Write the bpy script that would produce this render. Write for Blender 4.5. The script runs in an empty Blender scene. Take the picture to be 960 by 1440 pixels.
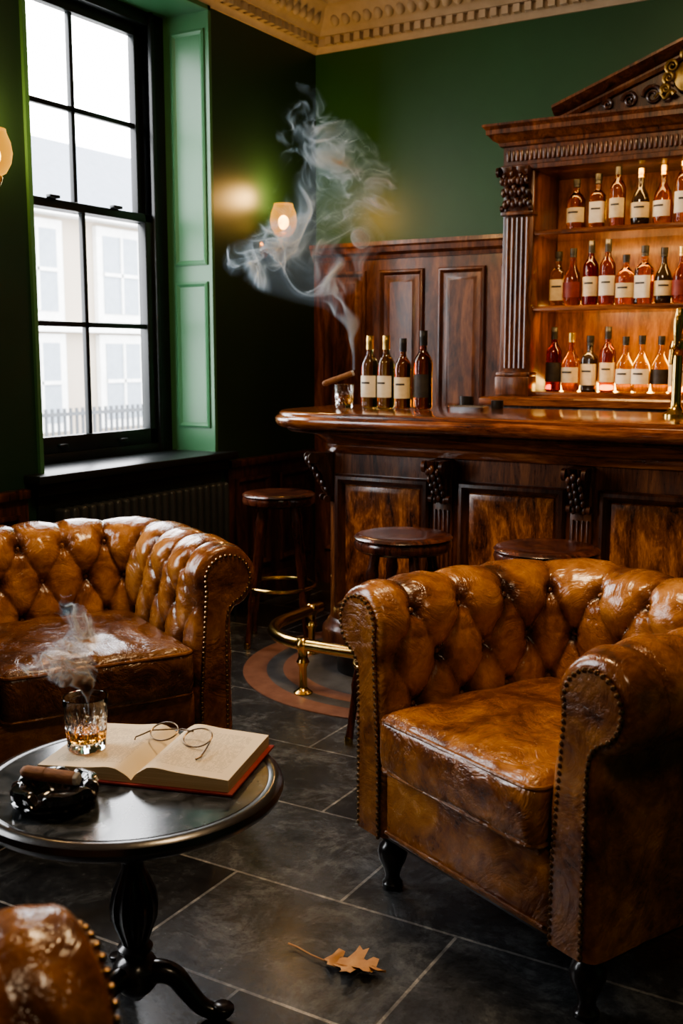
import bpy, bmesh, math, random
from math import sin, cos, pi, radians, sqrt, atan2, exp
from mathutils import Vector, Matrix, noise, Euler
random.seed(7)
S = bpy.context.scene
COL = S.collection

# ---------------------------------------------------------------- helpers
def empty(name, loc=(0,0,0), rz=0.0):
    o = bpy.data.objects.new(name, None); o.location = loc; o.rotation_euler = (0,0,rz)
    o.empty_display_size = .1
    COL.objects.link(o); return o

def obj(name, verts, faces, mat=None, parent=None, smooth=True, angle=35, loc=(0,0,0), rot=(0,0,0), mats=None, midx=None):
    me = bpy.data.meshes.new(name)
    me.from_pydata([tuple(v) for v in verts], [], faces)
    me.validate(); me.update()
    bm = bmesh.new(); bm.from_mesh(me); bmesh.ops.recalc_face_normals(bm, faces=bm.faces[:]); bm.to_mesh(me); bm.free()
    if mats:
        for m in mats: me.materials.append(m)
        if midx: me.polygons.foreach_set('material_index', midx)
    elif mat: me.materials.append(mat)
    if smooth:
        me.polygons.foreach_set('use_smooth', [True]*len(me.polygons))
        me.set_sharp_from_angle(angle=radians(angle))
    o = bpy.data.objects.new(name, me); COL.objects.link(o)
    if parent: o.parent = parent
    o.location = loc; o.rotation_euler = rot
    return o

class Geo:
    def __init__(s): s.v=[]; s.f=[]
    def add(s, verts, faces, M=None):
        b=len(s.v)
        s.v += [tuple(M@Vector(v)) if M else tuple(v) for v in verts]
        s.f += [tuple(i+b for i in f) for f in faces]
    def obj(s, name, mat, parent=None, **k): return obj(name, s.v, s.f, mat, parent, **k)

def g_box(x0,x1,y0,y1,z0,z1,bev=0.0,seg=2):
    bm=bmesh.new()
    vs=[bm.verts.new(p) for p in [(x0,y0,z0),(x1,y0,z0),(x1,y1,z0),(x0,y1,z0),(x0,y0,z1),(x1,y0,z1),(x1,y1,z1),(x0,y1,z1)]]
    for f in [(3,2,1,0),(4,5,6,7),(0,1,5,4),(1,2,6,5),(2,3,7,6),(3,0,4,7)]: bm.faces.new([vs[i] for i in f])
    if bev>0: bmesh.ops.bevel(bm, geom=bm.edges[:], offset=bev, segments=seg, profile=.5, affect='EDGES')
    bm.verts.index_update()
    r=([tuple(v.co) for v in bm.verts],[tuple(v.index for v in f.verts) for f in bm.faces]); bm.free(); return r

def box(name,x0,x1,y0,y1,z0,z1,mat,parent=None,bev=0.004,**k):
    v,f=g_box(x0,x1,y0,y1,z0,z1,bev); return obj(name,v,f,mat,parent,**k)

def g_stack(loops, cap0=True, cap1=True, closed=True):
    n=len(loops[0]); v=[p for l in loops for p in l]; f=[]
    for i in range(len(loops)-1):
        for j in range(n if closed else n-1):
            k=(j+1)%n; f.append((i*n+j,i*n+k,(i+1)*n+k,(i+1)*n+j))
    if cap0: f.append(tuple(range(n))[::-1])
    if cap1: f.append(tuple((len(loops)-1)*n+j for j in range(n)))
    return v,f

def g_lathe(prof, seg=32, c=(0,0,0), mod=None):
    loops=[]
    for r,z in prof:
        l=[]
        for j in range(seg):
            a=2*pi*j/seg; rr=max(r,1e-4); zz=z
            if mod: rr,zz=mod(rr,a,z)
            l.append((c[0]+rr*cos(a),c[1]+rr*sin(a),c[2]+zz))
        loops.append(l)
    return g_stack(loops)
def lathe(name,prof,mat,parent=None,seg=32,c=(0,0,0),mod=None,**k):
    v,f=g_lathe(prof,seg,c,mod); return obj(name,v,f,mat,parent,**k)

def g_tube(pts, r, seg=10, closed=False):
    pts=[Vector(p) for p in pts]; n=len(pts); rs=r if isinstance(r,(list,tuple)) else [r]*n
    loops=[]; up=Vector((0,0,1)); pn=None
    for i,p in enumerate(pts):
        if closed: t=(pts[(i+1)%n]-pts[i-1])
        else: t=pts[min(i+1,n-1)]-pts[max(i-1,0)]
        t.normalize()
        if pn is None:
            pn=t.cross(up)
            if pn.length<.1: pn=t.cross(Vector((1,0,0)))
        pn=(pn-t*pn.dot(t)).normalized(); b=t.cross(pn)
        loops.append([tuple(p+rs[i]*(cos(2*pi*j/seg)*pn+sin(2*pi*j/seg)*b)) for j in range(seg)])
    if closed:
        loops.append(loops[0]); return g_stack(loops,False,False)
    return g_stack(loops)
def tube(name,pts,r,mat,parent=None,seg=10,closed=False,**k):
    v,f=g_tube(pts,r,seg,closed); return obj(name,v,f,mat,parent,**k)

def rr_loop(x0,x1,y0,y1,R,d,z,n=8):
    x0+=d;x1-=d;y0+=d;y1-=d; out=[]
    cs=[(x0,y0,180,R[0],1,1),(x1,y0,270,R[1],-1,1),(x1,y1,0,R[2],-1,-1),(x0,y1,90,R[3],1,-1)]
    for cx,cy,a0,r,sx,sy in cs:
        rr=max(r-d,0.0005) if r>0 else 0.0003
        ox,oy=cx+sx*rr,cy+sy*rr
        for k in range(n+1):
            a=radians(a0+90*k/n); out.append((ox+rr*cos(a),oy+rr*sin(a),z))
    return out
def rr(name,x0,x1,y0,y1,R,layers,mat,parent=None,n=8,**k):
    v,f=g_stack([rr_loop(x0,x1,y0,y1,R,d,z,n) for d,z in layers]); return obj(name,v,f,mat,parent,**k)

def g_sphere(c,r,seg=10,rings=6,sz=1.0):
    return g_lathe([(r*sin(pi*i/rings),-r*sz*cos(pi*i/rings)) for i in range(rings+1)],seg,c)

PANEL=[(0,0),(0,.012),(.006,.02),(.016,.022),(.024,.016),(.03,.006),(.034,.003),(.055,.003),(.075,.014),(.08,.014)]
def g_panel(o,u,v,n,w,h,layers=PANEL,s=1.0):
    o,u,v,n=map(Vector,(o,u,v,n)); loops=[]
    for ins,d in layers:
        ins*=s; d*=s
        loops.append([tuple(o+u*a+v*b+n*d) for a,b in ((ins,ins),(w-ins,ins),(w-ins,h-ins),(ins,h-ins))])
    return g_stack(loops)

# ---------------------------------------------------------------- materials
def newmat(name):
    m=bpy.data.materials.new(name); m.use_nodes=True
    nt=m.node_tree; nt.nodes.clear()
    out=nt.nodes.new('ShaderNodeOutputMaterial'); return m,nt,out
def ramp(nt,fac,stops):
    r=nt.nodes.new('ShaderNodeValToRGB'); e=r.color_ramp.elements
    while len(e)<len(stops): e.new(.5)
    for i,(p,c) in enumerate(stops):
        e[i].position=p; e[i].color=(*c,1)
    nt.links.new(fac,r.inputs[0]); return r.outputs[0]
def coords(nt,scale=(1,1,1),rot=(0,0,0)):
    t=nt.nodes.new('ShaderNodeTexCoord'); mp=nt.nodes.new('ShaderNodeMapping')
    mp.inputs['Scale'].default_value=scale; mp.inputs['Rotation'].default_value=rot
    nt.links.new(t.outputs['Object'],mp.inputs[0]); return mp.outputs[0]
def nz(nt,vec,scale,detail=4,rough=.55,dist=0):
    n=nt.nodes.new('ShaderNodeTexNoise'); n.inputs['Scale'].default_value=scale
    n.inputs['Detail'].default_value=detail; n.inputs['Roughness'].default_value=rough; n.inputs['Distortion'].default_value=dist
    nt.links.new(vec,n.inputs['Vector']); return n.outputs['Fac']
def mth(nt,op,a,b=None):
    n=nt.nodes.new('ShaderNodeMath'); n.operation=op
    for i,x in enumerate((a,b)):
        if x is None: continue
        if isinstance(x,(int,float)): n.inputs[i].default_value=x
        else: nt.links.new(x,n.inputs[i])
    return n.outputs[0]
def bump(nt,h,strength,dist=.01,normal=None):
    b=nt.nodes.new('ShaderNodeBump'); b.inputs['Strength'].default_value=strength; b.inputs['Distance'].default_value=dist
    nt.links.new(h,b.inputs['Height'])
    if normal: nt.links.new(normal,b.inputs['Normal'])
    return b.outputs[0]
def M(name,c1,c2=None,scale=6,rough=.5,metal=0,bmp=0,bscale=60,ms=(1,1,1),dist=0,coat=0,detail=5,rvar=0,trans=0,ior=1.45,emis=None,estr=0,lo=.3,hi=.7,c3=None,alpha=None):
    m,nt,out=newmat(name); b=nt.nodes.new('ShaderNodeBsdfPrincipled')
    nt.links.new(b.outputs[0],out.inputs[0]); vec=coords(nt,ms)
    if c2 is None: c2=tuple(min(1,x*1.2) for x in c1)
    f=nz(nt,vec,scale,detail,.6,dist)
    st=[(lo,c1),(hi,c2)] if c3 is None else [(lo,c1),((lo+hi)/2,c2),(hi,c3)]
    nt.links.new(ramp(nt,f,st),b.inputs['Base Color'])
    b.inputs['Metallic'].default_value=metal; b.inputs['Roughness'].default_value=rough
    if rvar: nt.links.new(mth(nt,'ADD',mth(nt,'MULTIPLY',f,rvar),rough-rvar/2),b.inputs['Roughness'])
    b.inputs['Coat Weight'].default_value=coat; b.inputs['Coat Roughness'].default_value=.12
    b.inputs['Transmission Weight'].default_value=trans; b.inputs['IOR'].default_value=ior
    if emis: b.inputs['Emission Color'].default_value=(*emis,1); b.inputs['Emission Strength'].default_value=estr
    if bmp: nt.links.new(bump(nt,nz(nt,vec,bscale,3),bmp,.003),b.inputs['Normal'])
    return m

def leather(name,k=1.0,tuft_tone=False,wr_s=.30):
    # aniline leather: mottled dye, tone follows tuft depth, darker in the creases (wear attribute), lighter on the crowns
    m,nt,out=newmat(name); b=nt.nodes.new('ShaderNodeBsdfPrincipled'); nt.links.new(b.outputs[0],out.inputs[0])
    v=coords(nt)
    f=nz(nt,v,5,6,.66,.7)
    f2=nz(nt,v,24,5,.68,.4)
    ff=mth(nt,'ADD',mth(nt,'MULTIPLY',f,.70),mth(nt,'MULTIPLY',f2,.30))
    if tuft_tone:
        at=nt.nodes.new('ShaderNodeAttribute'); at.attribute_name='tuft_tone'
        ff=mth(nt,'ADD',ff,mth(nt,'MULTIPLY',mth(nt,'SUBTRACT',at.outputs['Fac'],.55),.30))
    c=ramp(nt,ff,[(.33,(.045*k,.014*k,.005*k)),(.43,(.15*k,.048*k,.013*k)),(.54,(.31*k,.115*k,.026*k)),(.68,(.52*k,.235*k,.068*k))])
    nt.links.new(c,b.inputs['Base Color'])
    nt.links.new(mth(nt,'ADD',mth(nt,'MULTIPLY',f2,.34),.07),b.inputs['Roughness'])
    b.inputs['Coat Weight'].default_value=.5; b.inputs['Coat Roughness'].default_value=.17
    vo=nt.nodes.new('ShaderNodeTexVoronoi'); vo.inputs['Scale'].default_value=240; nt.links.new(v,vo.inputs['Vector'])
    n1=bump(nt,vo.outputs['Distance'],.14,.001)
    wr=nz(nt,v,7,5,.62,1.1)
    rid=mth(nt,'POWER',mth(nt,'ABSOLUTE',mth(nt,'SUBTRACT',wr,.5)),.6)
    n2=bump(nt,rid,wr_s,.03,n1)
    nt.links.new(n2,b.inputs['Normal']); return m
def wood(name,dark,mid,light,ms,scale=3,rough=.3,coat=.4,dist=1.5):
    m,nt,out=newmat(name); b=nt.nodes.new('ShaderNodeBsdfPrincipled'); nt.links.new(b.outputs[0],out.inputs[0])
    v=coords(nt,ms)
    f=nz(nt,v,scale,6,.65,dist); f2=nz(nt,coords(nt,tuple(x*3 for x in ms)),scale*3,5,.7,.3)
    ff=mth(nt,'ADD',mth(nt,'MULTIPLY',f,.7),mth(nt,'MULTIPLY',f2,.3))
    nt.links.new(ramp(nt,ff,[(.38,dark),(.5,mid),(.63,light)]),b.inputs['Base Color'])
    nt.links.new(mth(nt,'ADD',mth(nt,'MULTIPLY',f2,.2),rough-.1),b.inputs['Roughness'])
    b.inputs['Coat Weight'].default_value=coat; b.inputs['Coat Roughness'].default_value=.15
    nt.links.new(bump(nt,f2,.15,.002),b.inputs['Normal']); return m

LEA=leather('leather_tan'); LEAW=leather('leather_tufted',1.0,True,.26); LEAC=leather('leather_cushion',1.0,False,.42); LEAD=leather('leather_panel',.8)
LEAS=leather('leather_dark_seat',.5,False,.42)
WV=wood('wood_vertical',(.024,.007,.003),(.11,.034,.011),(.26,.092,.028),(5,5,.7))
WB=wood('wood_burl',(.030,.008,.003),(.18,.055,.013),(.46,.17,.042),(4,4,1.1),3,.26,.5,2.0)
WH=wood('wood_horizontal',(.04,.010,.004),(.18,.052,.016),(.36,.13,.040),(.6,5,5),3,.16,.8)
WDK=wood('wood_dark',(.013,.004,.003),(.056,.018,.008),(.135,.046,.018),(5,5,.7),3,.3,.4)
WWA=wood('wood_wainscot',(.026,.008,.004),(.12,.037,.014),(.27,.10,.034),(4,4,.8),2.5,.35,.3)
BLK=M('black_wood',(.006,.005,.005),(.018,.014,.013),rough=.28,coat=.5,bmp=.1)
MARB=M('black_marble',(.012,.015,.017),(.10,.105,.11),scale=8,rough=.16,dist=3.0,lo=.42,hi=.75,coat=.3)
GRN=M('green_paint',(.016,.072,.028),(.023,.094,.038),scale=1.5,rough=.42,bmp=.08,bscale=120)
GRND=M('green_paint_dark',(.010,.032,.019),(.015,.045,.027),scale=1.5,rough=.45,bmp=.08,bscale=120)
GRNR=M('green_paint_lit',(.055,.16,.080),(.063,.19,.092),scale=2,rough=.35)  # wall green lightened, window light on the reveal put into its colour
BLKP=M('black_paint',(.008,.011,.012),(.015,.019,.020),rough=.35)
RADP=M('radiator_paint',(.030,.034,.036),(.042,.047,.049),rough=.28)
CREAM=M('cream_plaster',(.46,.38,.29),(.56,.47,.37),scale=12,rough=.7)
BRASS=M('brass',(.60,.38,.11),(.80,.55,.19),scale=10,rough=.2,metal=1,rvar=.1)
NAIL=M('antique_nail',(.20,.12,.055),(.36,.22,.11),scale=30,rough=.3,metal=1)
TERR=M('terracotta',(.19,.085,.055),(.30,.150,.10),scale=18,rough=.35)
GREYT=M('grey_tile',(.075,.072,.07),(.14,.135,.13),scale=14,rough=.35)
PAPERL=M('label_cream',(.66,.52,.30),(.80,.66,.42),scale=30,rough=.6)
LABW=M('label_white',(.74,.66,.50),(.84,.77,.62),scale=30,rough=.6)
LABK=M('label_black',(.02,.016,.014),(.05,.04,.03),scale=30,rough=.5)
LABR=M('label_red',(.18,.02,.012),(.25,.04,.02),scale=30,rough=.5)
GOLD=M('gold_foil',(.6,.4,.12),(.8,.55,.2),scale=20,rough=.3,metal=1)
GILT=M('antique_gilt',(.20,.12,.035),(.48,.31,.10),scale=30,rough=.4,metal=1)
CAPK=M('cap_black',(.01,.01,.01),(.03,.025,.02),rough=.35)
AMB=M('glass_amber',(.88,.36,.028),(.91,.42,.04),rough=.02,trans=1,scale=3)
AMBD=M('glass_dark_amber',(.60,.16,.012),(.66,.20,.02),rough=.02,trans=1,scale=3)
AMBL=M('glass_pale',(.95,.76,.26),(.96,.80,.34),rough=.02,trans=1,scale=3)
REDG=M('glass_red',(.42,.025,.008),(.48,.04,.012),rough=.02,trans=1,scale=3)
DRKG=M('glass_black',(.02,.012,.006),(.035,.02,.01),rough=.06,scale=3,coat=.6)
CLR=M('glass_clear',(.97,.97,.95),(1,1,.98),rough=.0,trans=1,ior=1.5)
WHISK=M('whiskey',(.90,.40,.05),(.93,.46,.07),rough=.0,trans=1,ior=1.34)
BGL=M('glass_black_ashtray',(.004,.004,.005),(.008,.008,.010),rough=.06,coat=1)
CIG=M('cigar_leaf',(.15,.065,.03),(.30,.15,.07),scale=40,rough=.7,bmp=.4,bscale=90,ms=(1,3,3))
ASH=M('ash',(.25,.24,.23),(.5,.49,.47),scale=90,rough=.9,bmp=.5)
LEAF=M('dry_leaf',(.36,.16,.055),(.58,.32,.14),scale=30,rough=.7,bmp=.3)
REDC=M('book_cloth',(.20,.018,.014),(.27,.03,.02),scale=60,rough=.6,bmp=.2,bscale=300)
STEEL=M('steel',(.4,.4,.42),(.5,.5,.52),rough=.25,metal=1)
WIRE=M('spectacle_wire',(.10,.07,.045),(.18,.13,.08),rough=.3,metal=1)
BULB=M('bulb_glow',(1,.7,.4),rough=.3,emis=(1,.70,.30),estr=14)
STRIP=M('warm_strip',(1,.7,.3),rough=.5,emis=(1,.60,.17),estr=13)

LG,nt,out=newmat('lamp_glass')
em=nt.nodes.new('ShaderNodeEmission'); nn=nz(nt,coords(nt),14,3)
nt.links.new(ramp(nt,nn,[(.3,(1,.42,.045)),(.7,(1,.52,.09))]),em.inputs['Color']); em.inputs['Strength'].default_value=1.35
gls=nt.nodes.new('ShaderNodeBsdfGlossy'); gls.inputs['Roughness'].default_value=.15; gls.inputs['Color'].default_value=(.06,.05,.04,1)
ad=nt.nodes.new('ShaderNodeAddShader'); nt.links.new(em.outputs[0],ad.inputs[0]); nt.links.new(gls.outputs[0],ad.inputs[1])
tr=nt.nodes.new('ShaderNodeBsdfTransparent'); tr.inputs[0].default_value=(1,.80,.45,1)
mx=nt.nodes.new('ShaderNodeMixShader'); lw=nt.nodes.new('ShaderNodeLayerWeight'); lw.inputs['Blend'].default_value=.35
nt.links.new(mth(nt,'ADD',mth(nt,'MULTIPLY',lw.outputs['Facing'],.5),.36),mx.inputs[0])
nt.links.new(tr.outputs[0],mx.inputs[1]); nt.links.new(ad.outputs[0],mx.inputs[2]); nt.links.new(mx.outputs[0],out.inputs[0])

WG,nt,out=newmat('window_glass')
tr=nt.nodes.new('ShaderNodeBsdfTransparent'); gl=nt.nodes.new('ShaderNodeBsdfGlossy'); gl.inputs['Roughness'].default_value=.02
mx=nt.nodes.new('ShaderNodeMixShader'); nzv=nz(nt,coords(nt),3,2); nt.links.new(mth(nt,'MULTIPLY',nzv,.08),mx.inputs[0])
nt.links.new(tr.outputs[0],mx.inputs[1]); nt.links.new(gl.outputs[0],mx.inputs[2]); nt.links.new(mx.outputs[0],out.inputs[0])

FLM,nt,out=newmat('slate_floor'); b=nt.nodes.new('ShaderNodeBsdfPrincipled'); nt.links.new(b.outputs[0],out.inputs[0])
v=coords(nt); br=nt.nodes.new('ShaderNodeTexBrick'); nt.links.new(v,br.inputs['Vector'])
br.inputs['Scale'].default_value=1; br.inputs['Brick Width'].default_value=.62; br.inputs['Row Height'].default_value=.42
br.inputs['Mortar Size'].default_value=.0042; br.inputs['Mortar Smooth'].default_value=.1; br.inputs['Bias'].default_value=0
br.inputs['Color1'].default_value=(.012,.014,.016,1); br.inputs['Color2'].default_value=(.052,.056,.060,1); br.inputs['Mortar'].default_value=(.17,.165,.155,1)
f=nz(nt,v,5.5,10,.78,.5); f2=nz(nt,v,34,6,.75,.2)
mul=nt.nodes.new('ShaderNodeMix'); mul.data_type='RGBA'; mul.blend_type='MULTIPLY'; mul.inputs[0].default_value=1
fm=mth(nt,'ADD',mth(nt,'MULTIPLY',f,.75),mth(nt,'MULTIPLY',f2,.25))
nt.links.new(br.outputs['Color'],mul.inputs[6]); nt.links.new(ramp(nt,fm,[(.38,(.38,.39,.41)),(.50,(1.0,1.0,1.0)),(.62,(2.9,2.8,2.6))]),mul.inputs[7])
nt.links.new(mul.outputs[2],b.inputs['Base Color'])
nt.links.new(mth(nt,'ADD',mth(nt,'MULTIPLY',f2,.36),.03),b.inputs['Roughness'])
b.inputs['Coat Weight'].default_value=.25; b.inputs['Coat Roughness'].default_value=.2
h=mth(nt,'ADD',mth(nt,'MULTIPLY',f,.7),mth(nt,'MULTIPLY',f2,.25)); h=mth(nt,'SUBTRACT',h,mth(nt,'MULTIPLY',br.outputs['Fac'],.35))
nt.links.new(bump(nt,h,.45,.012),b.inputs['Normal'])

PAGE,nt,out=newmat('book_page'); b=nt.nodes.new('ShaderNodeBsdfPrincipled'); nt.links.new(b.outputs[0],out.inputs[0])
v=coords(nt); wv=nt.nodes.new('ShaderNodeTexWave'); wv.bands_direction='Y'; wv.inputs['Scale'].default_value=48; nt.links.new(v,wv.inputs['Vector'])
n1=nz(nt,coords(nt,(1,.25,1)),260,2)
t=mth(nt,'MULTIPLY',mth(nt,'GREATER_THAN',wv.outputs['Fac'],.62),mth(nt,'GREATER_THAN',n1,.47))
sx=nt.nodes.new('ShaderNodeSeparateXYZ'); nt.links.new(v,sx.inputs[0])
ax=mth(nt,'ABSOLUTE',sx.outputs[0]); ay=mth(nt,'ABSOLUTE',sx.outputs[1])
msk=mth(nt,'MULTIPLY',mth(nt,'LESS_THAN',mth(nt,'ABSOLUTE',mth(nt,'SUBTRACT',ax,.105)),.07),mth(nt,'LESS_THAN',ay,.10))
t=mth(nt,'MULTIPLY',mth(nt,'MULTIPLY',t,msk),.45)
nt.links.new(ramp(nt,t,[(0,(.76,.62,.42)),(1,(.12,.09,.06))]),b.inputs['Base Color']); b.inputs['Roughness'].default_value=.7
PEDGE=M('page_edges',(.42,.30,.16),(.68,.54,.34),scale=14,ms=(.3,.3,60),rough=.8,bmp=.4,bscale=14)

# ---------------------------------------------------------------- room shell
XL,YB,XR,YR,ZC = -3.27,5.27,2.6,-1.6,3.2
def wallgeo(boxes,name,mat):
    g=Geo()
    for bx in boxes: g.add(*g_box(*bx))
    return g.obj(name,mat,smooth=False)
W1=(3.11,4.30); W2=(.45,1.95); ZS,ZT=.84,2.96
xo=XL-.36
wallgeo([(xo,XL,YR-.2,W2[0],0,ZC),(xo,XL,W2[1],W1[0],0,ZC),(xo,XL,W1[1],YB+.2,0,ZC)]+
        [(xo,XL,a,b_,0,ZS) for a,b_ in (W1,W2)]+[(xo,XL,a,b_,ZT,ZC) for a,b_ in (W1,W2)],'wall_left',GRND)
box('wall_back',XL,XR+.2,YB,YB+.2,0,ZC,GRN,bev=0,smooth=False)
box('wall_right',XR,XR+.2,YR-.2,YB,0,ZC,GRN,bev=0,smooth=False)
box('wall_front',XL,XR,YR-.2,YR,0,ZC,GRN,bev=0,smooth=False)
box('floor',XL-.36,XR+.2,YR-.2,YB+.2,-.1,0,FLM,bev=0,smooth=False)
box('ceiling',XL-.36,XR+.2,YR-.2,YB+.2,ZC,ZC+.15,CREAM,bev=0,smooth=False)
lay=[(0,2.96),(.012,2.96),(.016,2.98),(.03,2.99),(.03,3.03),(.075,3.03),(.08,3.05),(.10,3.06),(.14,3.10),(.16,3.14),(.20,3.145),(.205,3.16),(.25,3.17),(.26,3.185),(.33,3.19),(.33,3.2)]
g=Geo(); g.add(*g_stack([rr_loop(XL,XR,YR,YB,(0,0,0,0),d,z,1) for d,z in lay],False,False))
y=YR+.1
while y<YB-.08: g.add(*g_box(XL+.03,XL+.066,y,y+.035,2.99,3.028)); y+=.06
x=XL+.1
while x<XR-.1: g.add(*g_box(x,x+.035,YB-.066,YB-.03,2.99,3.028)); x+=.06
y=YR+.3
while y<YB-.15: g.add(*g_sphere((XL+.125,y,3.085),.026,8,6,1.3)); y+=.065
x=XL+.2
while x<XR-.2: g.add(*g_sphere((x,YB-.125,3.085),.026,8,6,1.3)); x+=.065
g.obj('trim_cornice',CREAM,angle=50)

def dado(y0,y1,z,name):
    g=Geo(); g.add(*g_box(XL+.001,XL+.02,y0,y1,0,z-.04)); g.add(*g_box(XL+.001,XL+.045,y0,y1,z-.04,z,.008)); g.add(*g_box(XL+.001,XL+.035,y0,y1,0,.14,.006))
    n=max(1,round((y1-y0)/.5)); w=(y1-y0)/n
    for i in range(n): g.add(*g_panel((XL+.02,y0+i*w+.05,.2),(0,1,0),(0,0,1),(1,0,0),w-.1,z-.3))
    return g.obj(name,WDK,angle=30)
dado(YR,W2[0]-.08,.79,'trim_1'); dado(W2[1]+.08,W1[0]-.08,.79,'trim_2'); dado(W1[1]+.08,YB-.08,.79,'trim_3')
g=Geo(); g.add(*g_box(XL,XR,YB-.025,YB-.001,0,1.86)); g.add(*g_stack([[(x,YB-d,z) for x in (XL,XR) ] for d,z in [(0,1.84),(.035,1.84),(.04,1.86),(.06,1.875),(.065,1.90),(.075,1.91),(.075,1.93),(0,1.93)]],False,False,False))
x=-3.20
while x<XR-.3:
    g.add(*g_panel((x,YB-.025,1.0),(1,0,0),(0,0,1),(0,-1,0),.27,.78,s=.85)); g.add(*g_panel((x,YB-.025,.2),(1,0,0),(0,0,1),(0,-1,0),.27,.7,s=.85)); x+=.355
g.obj('trim_4',WWA,angle=30)
box('baseboard_right',XR-.02,XR,YR,YB-.1,0,.16,WDK); box('baseboard_front',XL+.05,XR-.03,YR,YR+.02,0,.16,WDK)

# ---------------------------------------------------------------- windows
def window(name,W):
    E=empty(name,(0,(W[0]+W[1])/2,0)); y0,y1=W[0]-(W[0]+W[1])/2,W[1]-(W[0]+W[1])/2
    xf=-3.56
    g=Geo()
    for a,b_ in ((y0,y0+.13),(y1-.13,y1)): g.add(*g_box(xf-.07,xf+.03,a,b_,ZS,ZT,.004))
    for s,a in ((1,y0+.13),(-1,y1-.13)): g.add(*g_box(xf-.02,xf+.045,min(a,a-s*.025),max(a,a-s*.025),ZS,ZT,.006))
    g.add(*g_box(xf-.07,xf+.03,y0+.13,y1-.13,ZT-.08,ZT,.004)); g.add(*g_box(xf-.07,xf+.035,y0+.1,y1-.1,ZS,ZS+.045,.004))
    a,b_=y0+.13,y1-.13; zm=1.98
    def sash(x,z0,z1,bot,top):
        for c,d in ((a,a+.055),(b_-.055,b_)): g.add(*g_box(x-.02,x+.02,c,d,z0,z1,.004))
        g.add(*g_box(x-.02,x+.02,a,b_,z0,z0+bot,.004)); g.add(*g_box(x-.02,x+.02,a,b_,z1-top,z1,.004))
        m=(z0+bot+z1-top)/2
        g.add(*g_box(x-.012,x+.012,a,b_,m-.012,m+.012,.003)); g.add(*g_box(x-.012,x+.012,-.012,.012,z0,z1,.003))
    sash(xf-.035,zm-.02,ZT-.08,.04,.05); sash(xf+.008,ZS+.045,zm+.02,.075,.04)
    g.obj('sash_frame',BLKP,E,angle=30)
    g=Geo()
    for yy in (-.2,.2): g.add(*g_box(xf+.02,xf+.05,yy-.03,yy+.03,zm+.02,zm+.035,.004)); g.add(*g_box(xf+.025,xf+.05,yy-.025,yy+.025,ZS+.07,ZS+.085,.004))
    g.obj('sash_hardware',BLKP,E)
    g=Geo(); g.add([(xf-.035,a,zm),(xf-.035,b_,zm),(xf-.035,b_,ZT-.08),(xf-.035,a,ZT-.08)],[(0,1,2,3)]); g.add([(xf+.008,a,ZS),(xf+.008,b_,ZS),(xf+.008,b_,zm),(xf+.008,a,zm)],[(0,1,2,3)])
    g.obj('glass_panes',WG,E,smooth=False)
    g=Geo()
    g.add(*g_box(xf+.03,XL+.015,y1-.02,y1+.001,ZS,ZT)); g.add(*g_box(xf+.03,XL+.015,y0-.001,y0+.02,ZS,ZT)); g.add(*g_box(xf+.03,XL+.015,y0,y1,ZT-.02,ZT+.001))
    P=[(0,0),(0,.008),(.01,.012),(.02,.006),(.024,-.004+.006),(.03,.002)]
    for z0,h in ((ZS+.12,.72),(ZS+.92,1.1)):
        g.add(*g_panel((xf+.08,y1-.02,z0),(1,0,0),(0,0,1),(0,-1,0),.2,h,P)); g.add(*g_panel((xf+.08,y0+.02,z0),(1,0,0),(0,0,1),(0,1,0),.2,h,P))
    g.obj('reveal_panelling',GRNR,E,angle=30)
    g=Geo(); g.add(*g_box(xf+.03,XL+.09,y0-.08,y1+.08,ZS-.035,ZS+.002,.008)); g.add(*g_box(XL,XL+.05,y0-.05,y1+.05,ZS-.09,ZS-.035,.01))
    g.add(*g_box(XL,XL+.012,y0-.02,y1+.02,0,ZS-.09)); g.obj('sill',BLKP,E)
    l=bpy.data.lights.new('portal','AREA'); l.shape='RECTANGLE'; l.size=ZT-ZS; l.size_y=W[1]-W[0]-.2; l.cycles.is_portal=True
    lo=bpy.data.objects.new('portal',l); COL.objects.link(lo); lo.parent=E; lo.location=(xf-.08,0,(ZS+ZT)/2); lo.rotation_euler=(0,-pi/2,0)
    return E
window('window_1',W1); window('key_window',W2)  # second window is unseen, added to throw key light on the chairs

def radiator(y0,y1):
    E=empty('radiator',(XL+.09,(y0+y1)/2,0)); n=int((y1-y0)/.05); g=Geo(); L=(y1-y0)
    for i in range(n):
        y=-L/2+(i+.5)*L/n
        g.add(*g_box(-.035,.035,y-.018,y+.018,.08,.70,.015,3))
    g.add(*g_tube([(0,-L/2,.14),(0,L/2,.14)],.018)); g.add(*g_tube([(0,-L/2,.62),(0,L/2,.62)],.018))
    for s in (-1,1): g.add(*g_box(-.03,.03,s*(L/2-.03)-.015,s*(L/2-.03)+.015,0,.1,.006)); g.add(*g_tube([(0,s*(L/2),.14),(0,s*(L/2+.05),.14),(0,s*(L/2+.06),.0)],.01))
    g.obj('fins',RADP,E)
radiator(3.12,4.26)

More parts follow.
